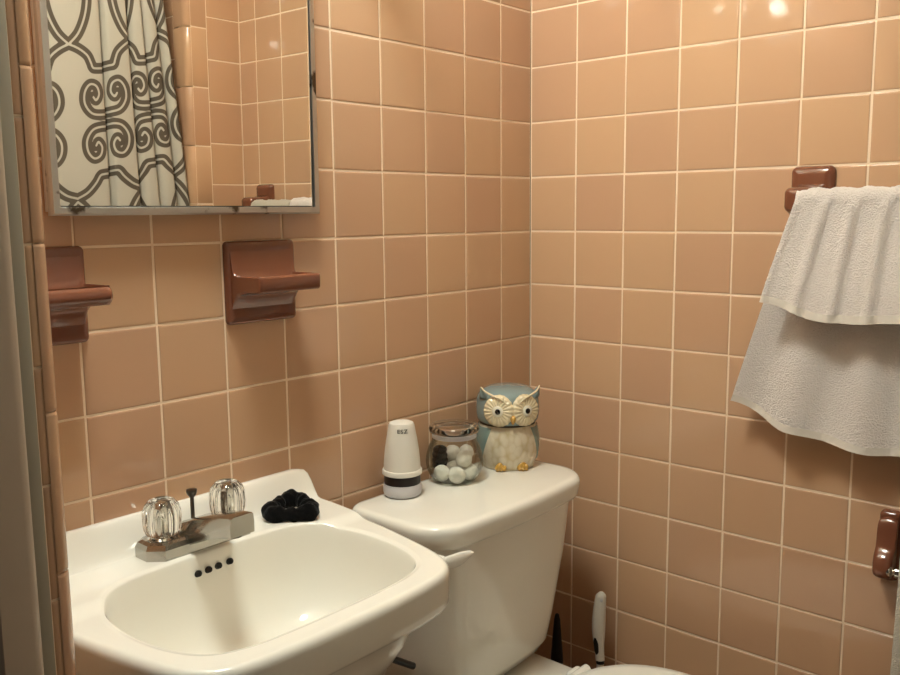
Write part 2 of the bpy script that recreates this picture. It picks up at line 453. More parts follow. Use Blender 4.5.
for d, dz in ((.0065,-.0006),(.004,-.002),(.0018,-.0045),(.0004,-.0075),(0,-.012)):
    row = []
    for k, a in enumerate(ANG):
        r = RO[k]-d; x, y = SC[0]+r*math.cos(a), SC[1]+r*math.sin(a)
        row.append((x, y, deck(x,y)+dz))
    rows.append(row)
for sc_, z, yb in ((1.,.790,1),(1.,.772,1),(.998,.763,1),(.985,.758,1),(.955,.756,1),(.88,.754,1),(.81,.746,1),(.75,.712,1),(.64,.676,1),(.45,.655,1),(.2,.648,1),(0.,.647,1)):
    rows.append([(SC[0]+RO[k]*sc_*math.cos(a), SC[1]+RO[k]*sc_*math.sin(a), min(z, rows[-1][k][2]-.0005)) for k, a in enumerate(ANG)])
sk.grid(rows, True)
t = thing('sink', (SX,-.002,.62), 'white porcelain wall-hung sink with low backsplash and rounded basin', 'sink')
part(sk, 'basin', M['porcelain'], t, angle=80)
for (x, z) in ((-.8890,.7905),(-.8730,.7912),(-.8575,.7918),(-.8395,.7925)):
    h_ = MB().lathe([(.0,.004),(.0042,.004),(.0044,.001),(.0044,-.004),(0,-.004)], seg=20)  # black disc paints the shade inside an overflow hole
    o = h_.build('overflow_hole', M['black_gap'], t)
    o.matrix_local = Matrix.Translation(Vector((x,-.1088,z))-t.location) @ Matrix.Rotation(math.radians(68),4,'X')
part(MB().lathe([(.0,.003),(.016,.003),(.021,.0015),(.022,0)], (SC[0],SC[1],.665), 32), 'drain', M['chrome'], t)
rb = MB().tube([(-.735,-.215,.690),(-.675,-.205,.634),(-.634,-.2,.602)], .0045, 12)
part(rb, 'support_rod', M['chrome'], t)
part(MB().tube([(-.634,-.2,.602),(-.577,-.2,.564)], .0055, 12), 'rod_end', M['black_plastic'], t)['label'] = 'black end of the support rod'

# ------------------------------------------------------------------ faucet
FX, FY, FZ = -.861, -.067, .8160
t = thing('faucet', (FX,FY,FZ), 'chrome two handle faucet with clear acrylic knobs on the sink', 'faucet')
bp = [(-.083,-.012),(-.066,-.030),(.066,-.030),(.083,-.012),(.083,.016),(.068,.029),(-.068,.029),(-.083,.016)]
fb = MB()
fb.grid([[(FX+x*s, FY+y*s2, FZ+z) for x, y in bp] for s, s2, z in ((1,1,0),(1,1,.014),(.965,.90,.020),(.90,.74,.0225))], True, True, True)
part(fb, 'base', M['chrome_worn'], t, angle=20)
sp = MB(); secs = []
for y, zt, hb, wt, wb in ((.022,.026,.024,.022,.026),(.0,.036,.03,.025,.030),(-.03,.046,.034,.024,.030),(-.06,.054,.030,.022,.026),(-.084,.060,.028,.0195,.0215),(-.103,.0630,.0275,.018,.019),(-.107,.0620,.0265,.0175,.0185)):
    zt += FZ; yy = FY+y
    ch = .005
    secs.append([(FX-wb,yy,zt-hb),(FX-wb,yy,zt-hb*.45),(FX-wt,yy,zt-ch*.4),(FX-wt+ch,yy,zt),(FX+wt-ch,yy,zt),(FX+wt,yy,zt-ch*.4),(FX+wb,yy,zt-hb*.45),(FX+wb,yy,zt-hb)])
sp.grid(secs, True, True, True)
part(sp, 'spout', M['chrome_worn'], t, angle=25)
part(MB().lathe([(.010,0),(.011,.006),(.010,.014)], (FX,FY-.089,FZ+.030), 24), 'aerator', M['dark_metal'], t)
part(MB().tube([(FX,FY+.008,FZ+.02),(FX,FY+.008,FZ+.062)], .0028, 10).lathe([(.0028,.062),(.006,.066),(.0075,.070),(.0072,.073),(0,.074)], (FX,FY+.008,FZ), 20), 'lift_rod', M['dark_metal'], t)
def knob(x):
    c = (x, FY, FZ)
    k = part(MB().lathe([(.0,.026),(.018,.026),(.022,.029),(.0245,.036),(.0255,.046),(.0250,.058),(.0225,.066),(.017,.0725),(.012,.0745),(.010,.073),(0,.072)], c, 120,
             rf=lambda a, z: 1 - .055*(abs(math.sin(a*6))**.6 < .0) - .10*(1-abs(math.cos(a*8)))*sstep(.026,.034,z)*(1-sstep(.062,.073,z))), 'knob', M['acrylic'], t, angle=60)
    k['label'] = 'clear fluted acrylic knob'
    part(MB().lathe([(.0195,.020),(.0195,.0225),(.0165,.0245),(.0155,.029),(.013,.030)], c, 32), 'collar', M['chrome'], t)
    part(MB().lathe([(.0075,.0275),(.0075,.050),(.009,.053),(.009,.064),(.0075,.067),(0,.068)], c, 24), 'stem', M['chrome'], k)
knob(FX-.051); knob(FX+.051)

# ------------------------------------------------------------------ scrunchie on the sink
def scrunchie():
    c = Vector((-.7120,-.0850,.8295)); mb = MB(); rows = []
    n, m_ = 120, 24
    for i in range(n):
        a = 2*PI*i/n
        rad = .0265*(1+.16*math.cos(3*(a-PI/2)))
        lump = 1 + .32*(.5+.5*math.cos(3*(a-PI/2))) + .13*math.sin(8*a+.7) + .06*math.sin(17*a)
        row = []
        for j in range(m_):
            b = 2*PI*j/m_
            rr = .0098*lump*(1+.06*math.sin(5*b+9*a))
            q = rad + rr*math.cos(b)
            yy = q*math.sin(a)
            row.append((c.x + q*math.cos(a)*1.05, c.y + yy*.86, c.z + .17*yy + .95*rr*math.sin(b)))
        rows.append(row)
    rows.append(rows[0])
    mb.grid(rows, True)
    R = Matrix.Rotation(math.radians(-43),3,'Z')
    mb.v = [tuple(c + R @ (Vector(v)-c)) for v in mb.v]
    o = mb.build('scrunchie', M['black_velvet'], loc=(c.x,c.y,.8165), angle=180)
    tag(o, 'black velvet scrunchie lying on the back of the sink', 'hair tie')
scrunchie()

# ------------------------------------------------------------------ brown ceramic wall fittings
def shelf_fitting(name, xc, hwp, hws, z0, z1, ztop, nose, label, cat, cups=False):
    zc_ = (z0+z1)/2
    t = thing(name, (xc,0,zc_), label, cat)
    pl = MB()
    o_ = rrect(xc-hwp, xc+hwp, z0, z1, (.007,)*4, 6)
    def ins(d): return rrect(xc-hwp+d, xc+hwp-d, z0+d, z1-d, (max(.007-d,.0015),)*4, 6)
    pl.grid([[(x,y,z) for x, z in ins(d)] for d, y in ((0,.002),(0,-.004),(.0012,-.0065),(.004,-.008),(.012,-.0085))], True, False, True)
    part(pl, 'plate', M['brown'], t, angle=60)
    zb = ztop-.024
    yf = -.077
    # side profile from the lower plate out along the underside, round the nose and back to the upper plate
    def profile(rec, e):
        lo = [(-.006,z0+.020),(-.010,z0+.026),(-.017,zb-.012),(-.026,zb-.004),(-.04,zb-.001),(yf+.008,zb)]
        if nose == 'round':
            no = [(yf+.012+.012*math.cos(PI*1.5-PI*k/8), zb+.012+.012*math.sin(PI*1.5-PI*k/8)) for k in range(1,8)]
        else:
            no = [(yf+.002,zb+.0006),(yf+.0004,zb+.003),(yf,zb+.012),(yf,ztop-.004),(yf+.0008,ztop-.0012),(yf+.003,ztop)]
        up = [(yf+.006,ztop),(yf+.008,ztop-rec*.6),(yf+.011,ztop-rec),(-.04,ztop-rec),(-.024,ztop-rec*.9),(-.017,ztop-rec*.4),(-.0135,ztop+.006),(-.0110,ztop+.020),(-.009,ztop+.033),(-.006,ztop+.040)]
        return lo+no+up
    sh = MB()
    rows = []
    for d, e, rec in ((0,.006,0),(.001,.002,0),(.003,0,0),(.006,0,0),(.008,0,.008),(.011,0,.017),(hws,0,.018)):
        rows.append((xc-hws+d, e, rec))
    rows = rows + [(2*xc-x, e, r) for x, e, r in reversed(rows[:-1])]
    grid = []
    for x, e, rec in rows:
        pr = profile(rec, e)
        if e:
            cy, cz = -.04, ztop-.012
            pr = [(y if y > -.02 else y+(e*.7), z+(e*.35 if z < cz else -e*.35)) for y, z in pr]
        # flare towards the plate
        grid.append([(x + (math.copysign(1,x-xc)*(hwp-.006-hws)*sstep(-.045,-.008,y)*min(1,abs(x-xc)/hws) if abs(x-xc) > 1e-6 else 0), y, z) for y, z in pr])
    sh.grid(grid, False)
    # close the ends
    for g in (grid[0], grid[-1]):
        sh.add(g, [tuple(range(len(g)))])
    part(sh, 'shelf', M['brown'], t, angle=55)
    return t
shelf_fitting('soap_dish', -.6905, .0630, .0560, 1.100, 1.2225, 1.1735, 'flat', 'brown ceramic soap dish with flat front ledge under the mirror', 'soap dish')
shelf_fitting('toothbrush_holder', -1.0185, .0545, .0540, 1.1005, 1.2235, 1.1765, 'round', 'brown ceramic toothbrush holder with rounded ledge beside the doorway', 'toothbrush holder')

def bracket(mb, y, z0, z1, hw=.035, post_z=1.272, px=-.062):
    def ins(d): return rrect(y-hw+d, y+hw-d, z0+d, z1-d, (max(.010-d,.002),)*4, 6)
    mb.grid([[(x,a,b) for a, b in ins(d)] for d, x in ((0,.002),(0,-.004),(.002,-.0085),(.006,-.012),(.013,-.0135))], True, False, True)
    def sec(h, zz0, zz1, x, r): return [(x,a,b) for a, b in rrect(y-h, y+h, zz0, zz1, (r,)*4, 6)]
    mb.grid([sec(.028,post_z-.044,post_z+.030,-.010,.01), sec(.024,post_z-.03,post_z+.025,-.03,.01), sec(.023,post_z-.018,post_z+.024,px+.006,.009), sec(.023,post_z-.015,post_z+.023,px-.002,.009), sec(.020,post_z-.012,post_z+.020,px-.0065,.008), sec(.013,post_z-.012,post_z+.013,px-.008,.006)], True, False, True)
t = thing('towel_bar', (0,-.76,1.272), 'towel bar with brown ceramic brackets on the right wall, under the towels', 'towel bar')
for y in (-.575,-.957):
    b = MB(); bracket(b, y, 1.215, 1.331); part(b, 'bracket', M['brown'], t, angle=60)
part(MB().tube([(-.060,-.575,1.272),(-.060,-.957,1.272)], .0085, 16), 'bar', M['brown'], t)

# toilet paper holder, mostly behind the long towel
t = thing('toilet_paper_holder', (0,-.77,.73), 'brown ceramic toilet paper holder with chrome roller, half behind the long towel', 'paper holder')
for s_, y in ((1,-.724),(-1,-.862)):
    b = MB(); hw = .016
    def ins(d): return rrect(y-hw+d, y+hw-d, .662+d, .779-d, (max(.009-d,.002),)*4, 6)
    b.grid([[(x,a,c) for a, c in ins(d)] for d, x in ((0,.002),(0,-.008),(.003,-.013),(.007,-.014))], True, False, True)
    pr = [(x*.86,z-.012) for x, z in ((-.010,.782),(-.020,.780),(-.028,.768),(-.031,.752),(-.038,.735),(-.052,.722),(-.058,.708),(-.057,.695),(-.049,.688),(-.038,.690),(-.026,.688),(-.010,.680))]
    pr = catmull(pr, 4)
    b.grid([[(-.026+(x+.026)*q_,y+h,.714+(z-.714)*(1-(1-q_)*.35)) for x, z in pr] for h, q_ in ((-.0145,.45),(-.0140,.70),(-.0120,.86),(-.008,.96),(-.003,1),(.003,1),(.008,.96),(.0120,.86),(.0140,.70),(.0145,.45))], True, True, True)
    part(b, 'bracket', M['brown'], t, angle=60)
part(MB().tube([(-.040,-.731,.6905),(-.040,-.737,.6905),(-.040,-.741,.6905),(-.040,-.745,.6905),(-.040,-.851,.6905)], [.009,.009,.006,.0095,.0095], 18), 'roller', M['chrome'], t)

# ------------------------------------------------------------------ towels
def towel(name, m, label, yt, yf, yb, zf, zb, xf, xb, zt, rt, nf, seed, cat='towel', NU=90, gath=.5, thick=.006):
    rnd = random.Random(seed)
    ph = [rnd.uniform(0,6.28) for _ in range(8)]
    NS = 150
    def point(u, s):
        """s 0..1: back hem up, over the bar, down to the front hem"""
        zfu, zbu = zf(u), zb(u)
        ztop = 1.272
        Lb, La, Lf = ztop-zbu, PI*rt, ztop-zfu
        L = s*(Lb+La+Lf)
        wob = math.sin(2*PI*nf*u+ph[0]+.6*math.sin(3*u)) + .45*math.sin(2*PI*nf*1.9*u+ph[1])
        if L < Lb:
            d = 1-L/Lb; z = zbu + L
            x = xb(d) + .006*math.sin(2*PI*2.6*u+ph[2]+.5*d)*(.3+d)
            y = yt(u) + (yb(u)-yt(u))*d**.9
        elif L < Lb+La:
            a = (L-Lb)/La*PI
            bump_ = 1+.22*wob*gath
            x = -.060 + rt*math.cos(a)*(1 if a < PI/2 else 1+.10*wob*gath); z = ztop + rt*math.sin(a)*1.15*(1+.12*wob*gath)
            y = yt(u)
        else:
            d = (L-Lb-La)/Lf; z = ztop - (L-Lb-La)
            amp = .0042*min(1,.45+d*2)*(1-.35*d)*gath*2
            x = -.060-rt + (xf(d)+.060+rt)*sstep(0,1,d)*1.0 + amp*wob*.9
            y = yt(u) + (yf(u)-yt(u))*d**.95 + .0035*math.cos(2*PI*nf*u+ph[0])*gath
        return Vector((x,y,z))
    G = [[point(i/NU, j/NS) for i in range(NU+1)] for j in range(NS+1)]
    def nrm(j, i):
        a = G[min(j+1,NS)][i]-G[max(j-1,0)][i]; b = G[j][min(i+1,NU)]-G[j][max(i-1,0)]
        return a.cross(b).normalized()
    N_ = [[nrm(j,i) for i in range(NU+1)] for j in range(NS+1)]
    mb = MB()
    hemj = 3
    def face(j0, j1, th, m_, rough):
        A = [[G[j][i] + N_[j][i]*(th/2 + rough*noise.noise(G[j][i]*210)) for i in range(NU+1)] for j in range(j0,j1+1)]
        B = [[G[j][i] - N_[j][i]*(th/2 + rough*noise.noise(G[j][i]*210+Vector((9,9,9)))) for i in range(NU+1)] for j in range(j0,j1+1)]
        mm = MB()
        n = NU+1; k = j1-j0+1
        vs = [p for r in A for p in r] + [p for r in B for p in r]; fs = []
        o2 = n*k
        for j in range(k-1):
            for i in range(NU):
                fs.append((j*n+i,j*n+i+1,(j+1)*n+i+1,(j+1)*n+i)); fs.append((o2+j*n+i,o2+(j+1)*n+i,o2+(j+1)*n+i+1,o2+j*n+i+1))
            fs.append((j*n,(j+1)*n,o2+(j+1)*n,o2+j*n)); fs.append((j*n+NU,o2+j*n+NU,o2+(j+1)*n+NU,(j+1)*n+NU))
        for i in range(NU):
            fs.append((i,o2+i,o2+i+1,i+1)); q = (k-1)*n
            fs.append((q+i,q+i+1,o2+q+i+1,o2+q+i))
        mm.add(vs, fs); return mm
    body = face(hemj, NS-hemj, thick, m, .0012)
    t = thing(name, (-.06, yt(.5), 1.272), label, cat)
    part(body, 'pile', m, t, angle=65)
    h1 = face(0, hemj, thick, m, .0012); part(h1, 'hem', M['hem'], t, angle=60)
    h2 = face(NS-hemj, NS, thick, m, .0012); part(h2, 'hem', M['hem'], t, angle=60)
    return t
towel('hand_towel', M['towel'], 'white terry hand towel folded over the bar, its front flap shorter', 
      lambda u: -.574-.184*u, lambda u: -.530-.225*u, lambda u: -.469-.288*u,
      lambda u: 1.112-.026*sstep(0,.45,u)+.006*sstep(.6,1,u), lambda u: .934-.028*sstep(0,.35,u)-.040*u+.012*sstep(.75,1,u),
      lambda d: -.088-.004*d, lambda d: -.043-.004*d, 1.272, .0165, 4.3, 5)
towel('bath_towel', M['towel_bath'], 'long white terry bath towel, dimmer light put into its colour, at the far right edge, in front of the paper holder',
      lambda u: -.768-.160*u, lambda u: -.757-.19*u, lambda u: -.765-.17*u,
      lambda u: .36+.0*u, lambda u: .50,
      lambda d: -.098, lambda d: -.036, 1.272, .0122, 3.2, 11, NU=80)

# ------------------------------------------------------------------ toilet
TX = -.333
t = thing('toilet', (TX,-.30,0), 'white porcelain toilet with tank against the tiled corner', 'toilet')
def tank_outline(hw, yb, yf, bow, rb, rf, n=10):
    o_ = rrect(TX-hw, TX+hw, yf, yb, (rf,rf,rb,rb), n)
    return [(x, y - bow*(1-((x-TX)/hw)**2)*sstep(yb,yf,y)) for x, y in densify(o_)]
def densify(o_, step=.02):
    out = []
    for (x0,y0),(x1,y1) in zip(o_, o_[1:]+o_[:1]):
        n = max(1, round(math.hypot(x1-x0,y1-y0)/step))
        out += [(x0+(x1-x0)*k/n, y0+(y1-y0)*k/n) for k in range(n)]
    return out
# one fixed parametrisation so every level has the same vertex count
def level(hw, yb, yf, bow, rb, rf, z):
    out = []
    corners = ((TX-hw+rf, yf+rf, rf, PI),(TX+hw-rf, yf+rf, rf, 1.5*PI),(TX+hw-rb, yb-rb, rb, 0),(TX-hw+rb, yb-rb, rb, .5*PI))
    pts = []
    for (cx,cy,r,a) in corners:
        pts.append([(cx+r*math.cos(a+.5*PI*k/12), cy+r*math.sin(a+.5*PI*k/12)) for k in range(13)])
    seq = []
    for i in range(4):
        seq += pts[i]
        p, q = pts[i][-1], pts[(i+1)%4][0]
        seq += [(p[0]+(q[0]-p[0])*k/12, p[1]+(q[1]-p[1])*k/12) for k in range(1,12)]
    return [(x, y - bow*(1-min(1,abs(x-TX)/hw)**2)*sstep(yb,yf,y), z) for x, y in seq]
tk = MB()
tk.grid([level(0.1365,-.045,-.165,.010,.03,.06,.440), level(0.1605,-.038,-.179,.012,.03,.065,.447), level(0.1745,-.034,-.188,.013,.03,.068,.466), level(0.1835,-.032,-.195,.013,.03,.068,.52), level(0.1965,-.028,-.210,.014,.03,.070,.64), level(0.2050,-.026,-.2175,.014,.03,.070,.742)], True, True, True)
part(tk, 'tank', M['porcelain'], t, angle=50)
ld = MB()
ld.grid([level(0.2100,-.024,-.2205,.014,.03,.070,.736), level(0.2130,-.021,-.2235,.014,.035,.064,.7375), level(0.2160,-.019,-.2265,.014,.035,.065,.744), level(.2185,-.017,-.2290,.014,.035,.066,.763), level(.2178,-.0177,-.2283,.014,.035,.066,.7688), level(.2155,-.020,-.226,.014,.034,.064,.7732), level(.2118,-.0237,-.2223,.014,.032,.061,.7756), level(.2035,-.032,-.214,.013,.025,.065,.7766), level(0.0965,-.10,-.15,.006,.01,.02,.777)], True, True, True)
part(ld, 'tank_lid', M['porcelain'], t, angle=60)
lv = MB().lathe([(.013,0),(.013,.006),(.009,.010),(0,.011)], seg=24)
lv.v = [(.8*x-.549, -.228-1.6*z, .8*y+.733) for x, y, z in lv.v]
arm = []
for s_, hw_, y_, z_ in ((0,.007,-.243,.734),(.004,.0100,-.244,.734),(.018,.0112,-.2475,.7335),(.032,.0108,-.2490,.7335),(.042,.0088,-.2495,.7342),(.049,.0066,-.2500,.7352),(.056,.0048,-.2500,.7358),(.060,.0020,-.2500,.7360)):
    arm.append([(-.553+s_, y_+.0045*math.cos(2*PI*k/20), z_+hw_*math.sin(2*PI*k/20)) for k in range(20)])
lv.grid(arm, True, True, True)
part(lv, 'flush_lever', M['seat'], t, angle=60)['label'] = 'white flush lever'
def bowl_o(hw, yb, yf, n=72, p=2.3):
    yc = yb + (yf-yb)*.42; out = []
    for k in range(n):
        a = 2*PI*k/n; ca, sa = math.cos(a), math.sin(a)
        L = (yb-yc) if sa > 0 else (yc-yf)
        out.append((TX + hw*math.copysign(abs(ca)**(2/p),ca), yc + L*math.copysign(abs(sa)**(2/p),sa)))
    return out
bw = MB()
bw.grid([[(x,y,z) for x, y in bowl_o(hw,yb,yf)] for hw, yb, yf, z in ((.115,-.14,-.56,.0),(.118,-.14,-.565,.03),(.10,-.15,-.54,.08),(.10,-.15,-.55,.18),(.13,-.16,-.62,.28),(.165,-.2,-.69,.36),(.182,-.23,-.715,.41),(.184,-.23,-.72,.4180),(.178,-.235,-.715,.4260),(.13,-.30,-.67,.4260),(.12,-.32,-.65,.40),(.06,-.4,-.55,.26),(.02,-.45,-.5,.25))], True, True, True)
bw.grid([level(.10,-.03,-.33,.0,.02,.03,.30), level(.115,-.03,-.33,.0,.02,.03,.36), level(.125,-.03,-.34,.0,.02,.03,.4180), level(.122,-.033,-.337,.0,.02,.03,.4270), level(.118,-.037,-.333,.0,.02,.03,.4300)], True, True, True)
part(bw, 'bowl', M['porcelain'], t, angle=60)
se = MB()
se.grid([[(x,y,z) for x, y in bowl_o(hw,yb,yf)] for hw, yb, yf, z in ((.182,-.30,-.722,.4315),(.187,-.295,-.727,.4370),(.185,-.297,-.725,.4450),(.125,-.36,-.66,.4450),(.122,-.363,-.657,.4315))], True)
part(se, 'seat', M['seat'], t, angle=60)
sl = MB()
sl.grid([[(x,y,z) for x, y in bowl_o(hw,yb,yf)] for hw, yb, yf, z in ((.183,-.300,-.723,.4470),(.187,-.296,-.727,.4520),(.186,-.297,-.726,.4580),(.180,-.303,-.72,.4635),(.165,-.318,-.705,.4655),(.08,-.42,-.6,.4665))], True, True, True)
part(sl, 'seat_lid', M['seat'], t, angle=60)
for sx in (-.07,.07):
    part(MB().box((TX+sx,-.300,.4460), (.036,.034,.030), .007, 3).tube([(TX+sx-.022,-.303,.4560),(TX+sx+.022,-.303,.4560)], .009, 14), 'hinge', M['seat'], t)

# ------------------------------------------------------------------ things on the tank lid
LZ = .7775
# perfume-like cone dispenser
dx, dy = -.4455, -.0535
t = thing('air_freshener', (dx,dy,LZ), 'white cone shaped air freshener with dark band on the tank lid', 'air freshener')
part(MB().lathe([(.0,.0),(.029,.0),(.0325,.003),(.0335,.008),(.0335,.016),(.032,.019),(.0325,.0215)], (dx,dy,LZ), 48), 'base', M['grey_plastic'], t)
part(MB().lathe([(.0315,.0215),(.0315,.0375)], (dx,dy,LZ), 48), 'band', M['dark_band'], t)
part(MB().lathe([(.0325,.0375),(.0345,.0385),(.0348,.044),(.0335,.0465),(.0320,.047),(.0312,.062),(.0295,.080),(.0265,.100),(.0235,.116),(.0222,.124),(.0205,.1275),(.017,.129),(0,.1295)], (dx,dy,LZ), 48), 'cover', M['white_plastic'], t)
cu = bpy.data.curves.new('lettering', 'FONT'); cu.body = 'ESZ'; cu.size = .0095; cu.extrude = .0003; cu.align_x = 'CENTER'; cu.space_character = 1.1
tmp = bpy.data.objects.new('tmp', cu); COL.objects.link(tmp)
dg = bpy.context.evaluated_depsgraph_get()
me = bpy.data.meshes.new_from_object(tmp.evaluated_get(dg)); bpy.data.objects.remove(tmp)
me.materials.clear(); me.materials.append(M['letter'])
az = math.atan2(-1.1-dy, -1.503-dx) + .06
def wrap(v, z0=.1135):
    z = z0 + v.y; r = .0242 - (z-.113)*.14 + .0002 + v.z
    a = az + v.x*1.15/.0238
    return Vector((r*math.cos(a), r*math.sin(a), z))
for v in me.vertices: v.co = wrap(v.co)
lo = bpy.data.objects.new('lettering', me); COL.objects.link(lo); lo.parent = t

# glass jar with cotton balls
jx, jy = -.3225, -.0665
t = thing('glass_jar', (jx,jy,LZ), 'clear ribbed glass jar of cotton balls between the air freshener and the owl', 'jar')
rib = lambda a, z: 1 + .035*abs(math.cos(6*a))**.7*sstep(.006,.02,z)*(1-sstep(.058,.074,z))
prof = [(.0,.0),(.034,.0),(.040,.003),(.046,.012),(.0505,.026),(.0515,.036),(.0495,.050),(.0455,.064),(.0415,.074),(.040,.080),(.0405,.084)]
wall = 0.0022
inn = [(max(r-wall,0),z+ (wall if z < .003 else 0)) for r, z in prof]
part(MB().lathe(prof+list(reversed(inn)), (jx,jy,LZ), 120, rf=rib, cap=False), 'jar_body', M['glass'], t, angle=60)
lid = MB().lathe([(.0,.0935),(.030,.0935),(.036,.0905),(.0405,.089),(.0450,.091),(.0462,.096),(.0450,.1010),(.041,.1035),(.036,.1040),(.032,.1025),(.028,.1015),(0,.1015)], (jx,jy,LZ), 64)
lo_ = part(lid, 'lid', M['acrylic'], t, angle=60)
part(MB().lathe([(.0375,.0805),(.0375,.089),(.0395,.089),(.0395,.0845),(.0405,.0845),(.0405,.0805)], (jx,jy,LZ), 48, cap=False), 'seal', M['grey_plastic'], lo_)['label'] = 'pale sealing ring under the lid'
rn = random.Random(3)
balls = [(-.022,-.020,.017,.0150,'left front, touching the bottom of the jar'),(.006,-.030,.0165,.0155,'at the bottom front of the jar'),(.029,-.010,.017,.0150,'at the bottom right of the jar'),
         (-.001,.004,.0195,.0150,'in the middle at the bottom of the jar'),(-.018,.023,.0170,.0145,'at the bottom back of the jar, by the wall'),(.017,.022,.018,.0150,'at the bottom back of the jar, on the owl side'),
         (.018,-.014,.0425,.0150,'second layer, on the right of the jar'),(-.004,.012,.0470,.0140,'topmost behind the others in the jar'),(.021,.012,.0485,.0135,'upper right at the back of the jar')]
fw = Vector((-.797,-.605,0)); rt_ = Vector((.605,-.797,0))
for (a, b, z, r, w_) in balls:
    # a: to the right, b: away from the camera
    p = Vector((jx,jy,LZ+z)) + rt_*a - fw*b*1.0
    o = MB().ball(p, r, 4, f=lambda c, q=rn.uniform(0,50): 1+.09*noise.noise(c*2.2+Vector((q,q,q)))+.03*noise.noise(c*7+Vector((q,0,0)))).build('cotton_ball', M['cotton'], loc=p, angle=180)
    tag(o, 'white cotton ball '+w_, 'cotton ball', 'cotton balls in the glass jar')
p = Vector((jx,jy,LZ+.040)) + rt_*(-.027) - fw*(.006)
ho = MB()
for k, (r0, dz) in enumerate(((.0105,-.015),(.0125,-.005),(.0120,.005),(.0095,.014))):
    ho.tube([p+Vector((0,0,dz))+rt_*(r0*.75*math.cos(2*PI*i/24))+fw*(r0*math.sin(2*PI*i/24)) for i in range(25)], .0060, 10)
tag(ho.build('hair_elastic', M['black_velvet'], loc=p, angle=180), 'dark bundle of hair elastics on the left inside the glass jar', 'hair tie')

# owl jar
ox, oy = -.1805, -.0790
t = thing('owl_jar', (ox,oy,LZ), 'blue and cream ceramic owl jar on the tank lid in the corner', 'jar')
ang = math.radians(-133.2)
F = Vector((math.cos(ang),math.sin(ang),0)); Rr = Vector((-math.sin(ang),math.cos(ang),0))   # Rr: to the right as the camera sees it
O = Vector((ox,oy,LZ))
def ol(r, f, z): return O + Rr*r + F*f + Vector((0,0,z))
bodyp = catmull([(.0,.0),(.046,.0),(.051,.004),(.0575,.02),(.0605,.040),(.0600,.060),(.0570,.076),(.0545,.084)], 4)
part(MB().lathe(bodyp, O, 72), 'jar_body', M['owl_belly'], t, angle=60)
for s_ in (1,-1):
    w0, w1 = (ang+.80, ang+PI) if s_ > 0 else (ang-PI, ang-.80)
    wp = [(r+.0016,z) for r, z in bodyp if .012 < z < .082]
    rows = []
    n = 40
    for i, (r, z) in enumerate(wp):
        f = i/(len(wp)-1); row = []
        for k in range(n+1):
            q = k/n if s_ > 0 else 1-k/n
            edge = .66 + .45*(1-f)**1.5
            a = ang + s_*(edge + (PI-edge)*q)
            rr = r - .003*(1-sstep(0,.06,q))
            row.append((ox+rr*math.cos(a), oy+rr*math.sin(a), LZ+z))
        rows.append(row)
    part(MB().grid(rows), 'wing', M['owl_teal'], t, angle=80)['label'] = 'teal glazed wing'
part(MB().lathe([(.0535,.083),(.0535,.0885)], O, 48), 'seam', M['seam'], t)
headp = catmull([(.0545,.0875),(.0585,.092),(.0608,.104),(.0608,.120),(.0590,.133),(.0540,.143),(.044,.1505),(.028,.155),(.0,.1565)], 4)
hd = part(MB().lathe(headp, O, 72), 'head_lid', M['owl_blue'], t, angle=60)
for s_ in (-1,1):
    # ear tuft
    e = MB(); base = ol(s_*.043,.020,.136); tip = ol(s_*.0555,.030,.1590)
    secs = []
    for q, r in ((0,.017),(.3,.0135),(.6,.008),(.85,.0038),(1,.001)):
        c = base.lerp(tip, q) + Vector((0,0,-.003*math.sin(q*PI)))
        secs.append([c + F*(r*.9*math.cos(2*PI*k/16)) + Rr*(s_*r*.85*math.sin(2*PI*k/16)) for k in range(16)])
    e.grid(secs, True, True, True); part(e, 'ear_tuft', M['owl_blue'], hd if False else t, angle=80)
    # face disc with petal ridges
    yaw = s_*.42
    D = (F*math.cos(yaw)+Rr*math.sin(yaw)).normalized(); S = (Rr*math.cos(yaw)-F*math.sin(yaw)).normalized(); Z = Vector((0,0,1))
    Dn = (D + Z*.06).normalized(); Zt = (Z - D*.06).normalized()
    c = ol(0,0,.1165) + D*.0580 + Rr*s_*.0018
    m = MB(); rows = []
    for r, h in ((0,.0066),(.010,.0066),(.012,.0052),(.019,.0050),(.026,.0034),(.0292,.0008),(.030,-.008)):
        row = []
        for k in range(120):
            a = 2*PI*k/120
            pet = (.5+.5*math.cos(20*a))
            rr = r*(1+.02*pet*(r > .02)); hh = h + (.0016*pet if .011 < r < .027 else 0)
            row.append(c + S*rr*math.cos(a)*.97 + Zt*rr*math.sin(a) + Dn*hh)
        rows.append(row)
    m.grid(rows[1:], True, True)
    fd = part(m, 'face_disc', M['owl_cream'], t, angle=50)
    R3 = Matrix((S,Zt,Dn)).transposed()
    part(MB().ball(c+Dn*.0058, (.0105,.0105,.0035), 4, rot=R3), 'eye', M['owl_white'], fd)
    part(MB().ball(c+Dn*.0086 - S*s_*.0005, (.0054,.0054,.0018), 3, rot=R3), 'pupil', M['owl_black'], fd)
    # brow from ear tip down to the beak
    pts = [ol(s_*.0555,.032,.1590), ol(s_*.0485,.0435,.1520), ol(s_*.036,.0530,.1460), ol(s_*.018,.0615,.1370), ol(s_*.003,.0640,.1215)]
    pts = catmull([tuple(p) for p in pts], 6)
    part(MB().tube(pts, [.0008+.0013*math.sin(PI*min(1,i/(len(pts)-1)*.9+.1)) for i in range(len(pts))], 10), 'brow', M['owl_cream'], t)
    ft = MB()
    for k in (-1,0,1): ft.ball(ol(s_*.021+k*.0062, .0525-abs(k)*.0015, .0065), (.0048,.0048,.0068), 3)
    ft.ball(ol(s_*.021,.049,.009), (.010,.006,.009), 3)
    part(ft, 'foot', M['owl_gold'], t, angle=80)['label'] = 'gold glazed foot'
